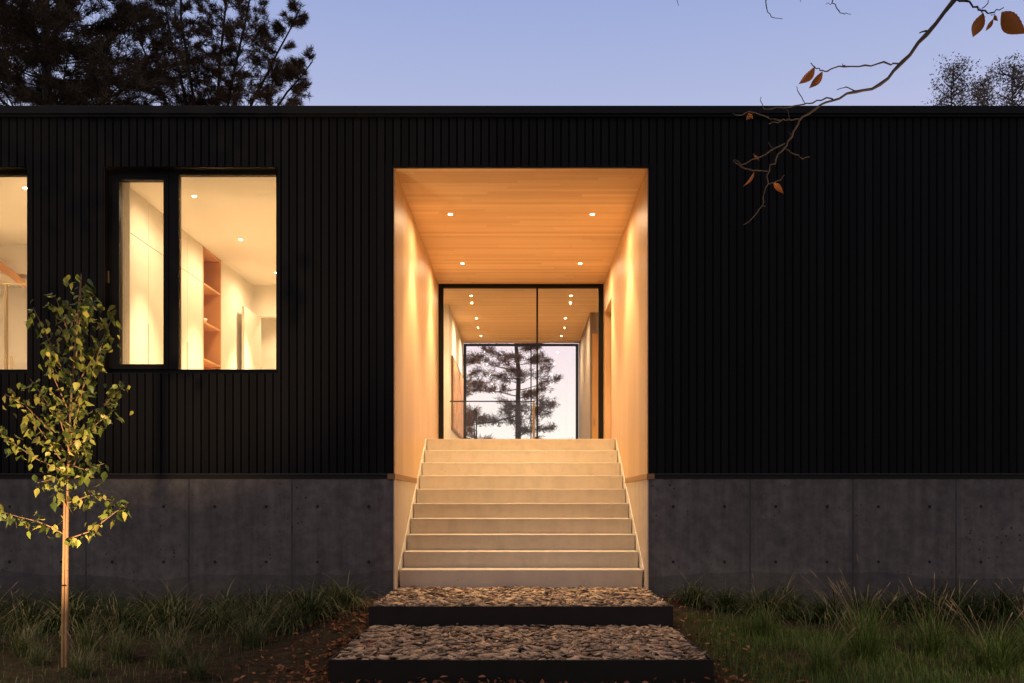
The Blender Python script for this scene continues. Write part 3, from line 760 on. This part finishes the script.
poly([(388, 382), (350, 400), (310, 422), (270, 440), (250, 425)], .0028, .0013); poly([(355, 397), (342, 378)], .0018, .0016); poly([(310, 422), (302, 408)], .0015, .0014)
poly([(340, 457), (300, 455), (270, 445), (248, 428)], .0026, .0022); poly([(385, 397), (415, 412), (435, 424), (452, 418)], .0022, .0016)
poly([(338, 486), (355, 488), (375, 480), (384, 468)], .002, .0014); poly([(328, 545), (332, 552)], .0018, .0016)
poly([(764, 82), (745, 88)], .004, .002)
# twigs from limbs above the frame
poly([(345, -210), (332, -60), (336, 0), (338, 22), (350, 45), (380, 50)], .003, .0011); poly([(338, 22), (334, 6)], .0014, .001)
poly([(560, -180), (520, -60), (512, 8), (530, 28), (545, 38), (563, 38)], .003, .0011); poly([(512, 9), (495, 12)], .0014, .001)
poly([(60, -150), (92, -30), (103, 15)], .0024, .001); poly([(425, -80), (428, 5)], .002, .001)
poly([(20, -260), (200, -200), (345, -210), (560, -180), (780, -230), (1010, -330)], .004, .014)
poly([(1010, -330), (850, -60), (846, 0), (870, 2), (900, 18), (920, 28), (945, 33), (970, 20)], .006, .0018, 2.9); poly([(912, 22), (928, 5), (936, -20)], .002, .0016, 2.9); poly([(935, 34), (945, 42)], .0015, .0012, 2.9)
poly([(915, 25), (914, 34)], .0016, .0012, 2.9); poly([(900, 18), (915, 40), (922, 45)], .0012, .001, 2.9)
b.build('trunk', 'bark', bt, True)
def bleaf(zx0, zy0, zx1, zy1, w, d=3.0, yaw=.5, fold=.5):
    a = BZ(zx0, zy0, d); e = BZ(zx1, zy1, d+.01); ax = e-a; L = ax.length; ax.normalize()
    side = Vector((0, 1, 0)).cross(ax).normalized(); side = (side*math.cos(yaw)+Vector((0, 1, 0))*math.sin(yaw)).normalized(); nrm = ax.cross(side)
    W_ = w/2.667*d/F*.5/max(.3, math.cos(yaw)); vs = []; fs = []; n = 19
    for k in range(n):
        t = k/(n-1); ww = W_*(max(0, math.sin(math.pi*t**.82))**1.15*1.02+.01)*(1+.025*(-1)**k)
        bend = .12*L*math.sin(t*2.6)
        for sgn in (-1, -.5, 0, .5, 1):
            vs.append(a+ax*L*t+side*ww*sgn+nrm*(abs(sgn)*ww*fold+bend+.035*ww*((k % 2)*2-1)*(sgn != 0)))
    for k in range(n-1):
        for j in range(4): fs.append((k*5+j, k*5+j+1, (k+1)*5+j+1, (k+1)*5+j))
    MB().add(vs, fs).build('leaf', 'beech', bt, True)
bleaf(466, 178, 422, 222, 22); bleaf(487, 190, 450, 234, 19, 3.0, .4); bleaf(305, 458, 273, 495, 7, 3.0, .9); bleaf(356, 487, 383, 517, 13, 3.0, .5)
bleaf(916, 34, 888, 98, 28, 2.9, .3, .3); bleaf(964, 32, 1036, 88, 50, 2.9, .2, .25); bleaf(942, 50, 921, 82, 10, 2.9, .5); bleaf(944, 42, 956, 56, 9, 2.9, .5)
bleaf(292, 300, 284, 320, 9, 3.0, .6); bleaf(302, 412, 318, 430, 4, 3.0, .8); bleaf(288, 302, 302, 318, 6, 3.0, .7)

# ---------------------------------------------------------------- trees behind
def tufts(cent, n, rad, ln, wd, seed, flat=.7, up=.25):
    r = np.random.default_rng(seed); cent = np.asarray(cent); N = len(cent)*n
    c = np.repeat(cent, n, 0)+r.normal(0, 1, (N, 3))*rad*np.array([1, 1, flat])
    d = r.normal(0, 1, (N, 3)); d[:, 2] = d[:, 2]*.6+up; d /= np.linalg.norm(d, axis=1)[:, None]
    o = np.cross(d, r.normal(0, 1, (N, 3))); o /= np.linalg.norm(o, axis=1)[:, None]
    L = ln*r.uniform(.6, 1.3, (N, 1)); w = wd*r.uniform(.6, 1.3, (N, 1))
    V = np.stack([c-o*w/2, c+o*w/2, c+d*L], 1).reshape(-1, 3)
    return V, np.arange(len(V)).reshape(-1, 3)
def brush(cd, n, jit, ln, wd, seed, spread=.75, up=.3):
    r = np.random.default_rng(seed); cd = np.asarray(cd); N = len(cd)*n
    c = np.repeat(cd[:, :3], n, 0)+r.normal(0, 1, (N, 3))*jit
    d = np.repeat(cd[:, 3:], n, 0)+r.normal(0, 1, (N, 3))*spread; d[:, 2] += up; d /= np.linalg.norm(d, axis=1)[:, None]
    o = np.cross(d, r.normal(0, 1, (N, 3))); o /= np.linalg.norm(o, axis=1)[:, None]
    L = ln*r.uniform(.6, 1.3, (N, 1)); w = wd*r.uniform(.7, 1.3, (N, 1))
    V = np.stack([c-o*w/2, c+o*w/2, c+d*L], 1).reshape(-1, 3)
    return V, np.arange(len(V)).reshape(-1, 3)
def pine(name, label, base, H, seed, mat, stems=None, zlo=0.3, spread=.22, nb=46, ln=.2, wd=.03, per=9, rad=.12, sub=7, group=None, dens=lambda z: 1.0, rise=.15, trunk_r=None, lop=lambda a: 1.0, step=.30, tip=0.08):
    r = random.Random(seed); t = thing(name, label, 'tree', base, group); B = Vector(base)
    mb = MB(); cents = []
    stems = stems or [[(0, 0, 0), (0.1, 0, H*.5), (.0, 0, H)]]
    for si, sp in enumerate(stems):
        sp = [B+Vector(p) for p in sp]; n = len(sp); tr = trunk_r or H*.013
        m = 12; pts = []
        for k in range(m+1):
            u = k/m*(n-1); i = min(int(u), n-2); pts.append(sp[i].lerp(sp[i+1], u-i)+Vector((r.gauss(0, .02), r.gauss(0, .02), 0))*(H/12))
        mb.tube(pts, [tr*(1-.93*k/m)+.012 for k in range(m+1)], 7)
        z0 = max(zlo*H, 0); 
        for i in range(nb):
            t_ = zlo+(1-zlo)*((i+r.random())/nb)
            if t_ > .995: continue
            k = t_*m; j = min(int(k), m-1); p = pts[j].lerp(pts[j+1], k-j)
            if r.random() > dens(p.z): continue
            a = r.uniform(0, 6.28); prof = (1-(t_-zlo)/(1-zlo))**.75+tip
            L = H*spread*prof*r.uniform(.5, 1.15)*lop(a)
            q = []; cur = p.copy(); seg = 6; el = rise+r.uniform(-.15, .25)
            for k2 in range(seg+1):
                q.append(cur.copy()); el2 = el+.35*k2/seg*(1 if r.random() < .8 else -1); a += r.gauss(0, .12)
                cur = cur+Vector((math.cos(a)*math.cos(el2), math.sin(a)*math.cos(el2), math.sin(el2)))*L/seg
            mb.tube(q, [max(.008, L*.010*(1-k2/(seg+1))) for k2 in range(seg+1)], 4)
            for k2 in range(sub):
                u = (.28+.72*(k2+r.random())/sub)*seg; j2 = min(int(u), seg-1); s0 = q[j2].lerp(q[j2+1], u-j2)
                aa = a+r.choice((-1, 1))*r.uniform(.4, 1.2); sl = L*.33*r.uniform(.5, 1.1)*(1.2-u/seg*.6)
                e = s0+Vector((math.cos(aa), math.sin(aa), r.uniform(-.05, .45)))*sl
                mb.tube([s0, s0.lerp(e, .5)+Vector((0, 0, -.03*sl)), e], [.010, .007, .004], 3)
                c = max(2, int(sl/step)+1)
                for k3 in range(c):
                    dd = (e-s0).normalized(); cents.append((*(s0.lerp(e, (k3+1)/c)+Vector((r.gauss(0, .03), r.gauss(0, .03), r.gauss(0, .03)))), *dd))
            cents.append((*q[-1], *(q[-1]-q[-2]).normalized()))
    mb.build('trunk', 'pinebark', t, True)
    V, Fq = brush(cents, per, rad, ln, wd, seed+1); npmesh('crown', V, Fq, mat, t)
    return len(cents)
GZ = -1.23
def base(px, d, z=GZ): v = P(px, 501, d); return (v.x, v.y, z)
hi = lambda z: 1.0 if z > 8 else .35
n1 = pine('pine_tree', 'dense dark pine with a thick straight trunk behind the far left of the roof', base(46, 25), 20.5, 3, 'needles', zlo=.35, spread=.24, nb=190, sub=14, per=40, rad=.05, ln=.24, wd=.020, step=.26, dens=hi, trunk_r=.26)
b2 = Vector(base(210, 28))
def fan(px, py, dy=0, d=28): return [(0, 0, 0), tuple(P(209, 215, d)-b2), tuple(P((209+px)/2-4*(px < 209), (185+py)/2, d)-b2+Vector((0, dy*.6, 0))), tuple(P(px, py, d)-b2+Vector((0, dy, 0)))]
n2 = pine('pine_tree', 'airy fan shaped russet pine behind the roof above the bedroom window', tuple(b2), 18.5, 9, 'needles2',
     stems=[fan(152, -45, .5), fan(180, -70, -.5), fan(228, -60, .3), fan(262, -30, -.4), fan(296, 2, .4), fan(314, 62, 0), fan(135, 20, -.6)],
     zlo=.42, spread=.085, nb=46, sub=6, per=26, rad=.035, ln=.17, wd=.018, dens=hi, rise=.5, trunk_r=.08, step=.2, tip=.15)
n3 = pine('pine_tree', 'tall layered pine framed in the hall rear window', base(516.5, 50, -4), 19.0, 17, 'needles3', zlo=.30, spread=.235, nb=80, sub=9, per=25, rad=.09, ln=.24, wd=.035, rise=.0, trunk_r=.24,
     lop=lambda a: 1.15 if math.cos(a) < -.2 else .66, step=.45)
n4 = pine('pine_tree', 'small pine low at the left of the hall rear window', base(474, 46, -4), 8.6, 23, 'needles3', zlo=.15, spread=.34, nb=34, sub=6, per=22, rad=.07, ln=.2, wd=.03, rise=.1, trunk_r=.10, step=.35)
n5 = pine('pine_tree', 'pine whose branches enter the hall rear window from the left edge', base(440, 52, -4), 17.5, 31, 'needles3', zlo=.30, spread=.23, nb=50, sub=8, per=34, rad=.09, ln=.24, wd=.035, rise=-.02, trunk_r=.2, step=.45)
# leafy trees right
def leafy(label, px, d, top, seed, width, mat='fallleaf', group=None):
    bs = Vector(base(px, d)); H = top*d/F+1.23; r = random.Random(seed)
    t = thing('autumn_tree', label, 'tree', tuple(bs), group); mb = MB(); cents = []
    mb.tube([bs, bs+Vector((.2, 0, H*.5)), bs+Vector((0, 0, H*.97))], [.25, .16, .02], 7)
    for i in range(70):
        tt = .45+.55*(i/70); p = bs+Vector((.1, 0, H*tt)); a = r.uniform(0, 6.28); L = width*(1.25-tt)**.5*r.uniform(.6, 1.2)
        e = p+Vector((math.cos(a)*.7, math.sin(a)*.7, .55))*L
        if e.z > bs.z+H: e.z = bs.z+H*r.uniform(.95, 1)
        mb.tube([p, p.lerp(e, .5)+Vector((math.cos(a), math.sin(a), 0))*.1*L, e], [.04, .025, .008], 4)
        for k in range(15):
            u = .3+.7*r.random(); cents.append(tuple(p.lerp(e, u)+Vector((r.gauss(0, .2), r.gauss(0, .2), r.gauss(0, .2)))))
    mb.build('trunk', 'bark', t, True)
    V, Fq = tufts(cents, 11, .13, .11, .06, seed, 1.1, .1); npmesh('crown', V, Fq, mat, t)
leafy('thin topped autumn tree left of its neighbours above the roof at far right', 951, 40, 434, 51, 1.6)
leafy('middle autumn tree of those above the roof at far right', 978, 42, 422, 53, 1.6)
leafy('leafier autumn tree above the roof at the right edge', 1012, 39, 440, 57, 2.2)

# ---------------------------------------------------------------- lamps
WARM = (1.0, .71, .40)
def downlight(x, y, label, power, cone=100, blend=.35, group=None, z=CE, col=WARM, r=.025, glow=0):
    t = thing('ceiling_light', label, 'ceiling light', (x, y, z), group)
    n = 24; vs = []; fs = []
    for rad, zz in ((r*1.25, z-.0015), (r*1.25, z-.004), (r, z-.004), (r, z-.0025)):
        vs += [(x+rad*math.cos(2*math.pi*k/n), y+rad*math.sin(2*math.pi*k/n), zz) for k in range(n)]
    for j in range(3):
        for k in range(n): fs.append((j*n+k, j*n+(k+1) % n, (j+1)*n+(k+1) % n, (j+1)*n+k))
    MB().add(vs, fs).build('trim_ring', 'trim', t)
    MB().add([(x+r*math.cos(2*math.pi*k/n), y+r*math.sin(2*math.pi*k/n), z-.003) for k in range(n)], [tuple(range(n-1, -1, -1))]).build('lens', 'lens', t)
    l = bpy.data.lights.new('downlight_beam', 'SPOT'); l.energy = power; l.color = col; l.spot_size = R(cone); l.spot_blend = blend; l.shadow_soft_size = .012
    o = bpy.data.objects.new('downlight_beam', l); C.objects.link(o); o.parent = t; o.location = (0, 0, -.012)
    if glow:
        l = bpy.data.lights.new('downlight_glow', 'SPOT'); l.energy = glow; l.color = col; l.spot_size = R(174); l.spot_blend = 1; l.shadow_soft_size = .012
        o = bpy.data.objects.new('downlight_glow', l); C.objects.link(o); o.parent = t; o.location = (0, 0, -.02)
    return t
PW = 285
for y, w in ((1.45, 'front'), (3.61, 'rear')):
    for x, sd in ((-.82, 'left'), (.83, 'right')):
        downlight(x, y, f'{w} {sd} downlight in the porch pine ceiling outside the glass', PW, 82, .8, 'porch downlights', glow=72)
names = ['just behind the glass', 'in the middle of the hall', 'nearest the rear window']
for y, nm in zip((5.59, 7.4, 9.15), names):
    for x, sd in ((-.81, 'left'), (.81, 'right')):
        downlight(x, y, f'{sd} hall ceiling downlight {nm}', 190, 100, .85, 'hall downlights', glow=85, r=.021)
for y, nm in ((.83, 'nearest the window, upper left'), (2.46, 'in the middle of the room'), (4.12, 'at the back by the window edge')):
    downlight(-3.57, y, f'bedroom ceiling downlight {nm}', 950, 60, .9, 'bedroom downlights', glow=78, r=.021)
downlight(-5.27, .57, 'bright downlight at the right edge of the leftmost window', 1900, 60, .9, glow=130)
downlight(-6.6, 1.2, 'downlight deeper in the room behind the leftmost window', 1900, 60, .9, glow=130)
downlight(-3.6, 5.6, 'unseen added downlight in the passage beyond the bedroom door', 90, 130, .5)  # out of sight, added to brighten the passage seen through the door
# garden spotlights added out of view to light the twigs and young tree
def garden(loc, aim, power, cone, label, soft=.03):
    loc = Vector(loc); t = thing('added_spotlight', label, 'spotlight', tuple(loc)); d = (Vector(aim)-loc).normalized()
    MB().tube([loc-d*.10, loc-d*.02, loc], [.03, .045, .045], 12).build('lamp_housing', 'black', t)
    MB().tube([loc-d*.06, (loc.x, loc.y, gh(loc.x, loc.y)-.1)], .008, 6).build('ground_spike', 'black', t)
    l = bpy.data.lights.new('spotlight_beam', 'SPOT'); l.energy = power; l.color = (1, .68, .36); l.spot_size = R(cone); l.spot_blend = .8; l.shadow_soft_size = soft
    o = bpy.data.objects.new('spotlight_beam', l); C.objects.link(o); o.parent = t; o.location = d*.02
    o.rotation_euler = d.to_track_quat('-Z', 'Y').to_euler()
garden((2.7, -6.7, -1.05), BZ(370, 420), 300, 30, 'black spotlight added out of view below the hanging beech twigs')
garden((-3.12, -3.85, -1.15), P(60, 435, 6.5), 470, 74, 'black spotlight added out of view in the left bed aimed up at the young tree')

def added_polelamp(loc, aim, power, label):  # pole lights added out of view to warm the grass beds
    loc = Vector(loc); t = thing('added_pole_light', label, 'added light', (loc.x, loc.y, -1.2)); d = (Vector(aim)-loc).normalized()
    MB().tube([(loc.x, loc.y, -1.3), (loc.x, loc.y, loc.z+.12)], .02, 10).build('pole', 'black', t)
    MB().tube([loc-d*.10, loc-d*.02, loc], [.03, .05, .05], 12).build('lamp_housing', 'black', t)
    l = bpy.data.lights.new('pole_light_beam', 'SPOT'); l.energy = power; l.color = (1, .80, .54); l.spot_size = R(42); l.spot_blend = 1; l.shadow_soft_size = .04
    o = bpy.data.objects.new('pole_light_beam', l); C.objects.link(o); o.parent = t; o.matrix_parent_inverse = Matrix.Translation(-t.location); o.location = loc+d*.02
    o.rotation_euler = d.to_track_quat('-Z', 'Y').to_euler()
added_polelamp((-4.7, -5.2, 1.7), (-3.7, -2.3, -1.1), 430, 'black pole light added out of view outside the left bed')
added_polelamp((5.2, -5.1, 1.7), (3.2, -2.3, -1.1), 560, 'black pole light added out of view outside the lawn on the right')
# ---------------------------------------------------------------- sky, sun, camera
w = bpy.data.worlds.new('World'); scene.world = w; w.use_nodes = True; nt = w.node_tree; nt.nodes.clear()
out = node(nt, 'ShaderNodeOutputWorld'); bg = node(nt, 'ShaderNodeBackground'); tc = node(nt, 'ShaderNodeTexCoord'); sp = node(nt, 'ShaderNodeSeparateXYZ')
nt.links.new(tc.outputs['Generated'], sp.inputs[0])
sk_ = node(nt, 'ShaderNodeTexSky', sky_type='NISHITA'); sk_.sun_disc = False; sk_.sun_elevation = R(2); sk_.sun_rotation = R(200)
el = math_(nt, 'DIVIDE', math_(nt, 'ARCSINE', sp.outputs[2]), math.pi/2)
col = ramp(nt, el, [(0, (1.15, 1.08, .96)), (.045, (1.18, 1.07, .97)), (.11, (1.02, .86, .92)), (.17, lin((212, 206, 230))), (.26, lin((178, 187, 224))), (.33, lin((154, 170, 218))), (.6, lin((88, 108, 165))), (1, lin((50, 68, 120)))])
# the afterglow is on the far side of the house: the sky behind the viewer is much darker
az = node(nt, 'ShaderNodeMapRange'); az.interpolation_type = 'SMOOTHSTEP'
nt.links.new(sp.outputs[1], az.inputs[0]); az.inputs[1].default_value = -.5; az.inputs[2].default_value = .55; az.inputs[3].default_value = .34; az.inputs[4].default_value = 1.0
c2 = mixc(nt, 1.0, col, az.outputs[0], 'MULTIPLY')
nsk = mixc(nt, 1.0, sk_.outputs[0], (.002, .002, .002), 'MULTIPLY')
c3 = mixc(nt, 1.0, c2, nsk, 'ADD')
nt.links.new(c3, bg.inputs[0]); bg.inputs[1].default_value = 1.0; nt.links.new(bg.outputs[0], out.inputs[0])
# weak warm sun from high behind the viewer, added to lift gravel and grass
l = bpy.data.lights.new('Sun', 'SUN'); l.energy = .6; l.color = (1, .74, .54); l.angle = R(32)
o = bpy.data.objects.new('Sun', l); C.objects.link(o); o.rotation_euler = Vector((.35, .42, -.85)).to_track_quat('-Z', 'Y').to_euler()

cam = bpy.data.cameras.new('Camera'); cam.sensor_width = 36; cam.lens = F/1024*36; cam.shift_x = -(VX-512)/1024; cam.shift_y = (VY-341.5)/1024; cam.clip_end = 2000; cam.clip_start = .05
co = bpy.data.objects.new('Camera', cam); C.objects.link(co); co.location = (0, -9, 0); co.rotation_euler = (R(90), 0, 0); scene.camera = co
vs_ = scene.view_settings; scene.display_settings.display_device = 'sRGB'
vs_.view_transform = 'Standard'; vs_.look = 'None'; vs_.exposure = 0; vs_.gamma = 1; vs_.use_curve_mapping = False
cy = scene.cycles
cy.use_denoising = True; cy.max_bounces = 10; cy.diffuse_bounces = 6; cy.glossy_bounces = 4; cy.transparent_max_bounces = 16; cy.transmission_bounces = 6
cy.sample_clamp_indirect = 8; cy.caustics_reflective = False; cy.caustics_refractive = False
cy.use_adaptive_sampling = True; cy.adaptive_threshold = .01
print('clusters', n1, n2, n3, n4, n5)
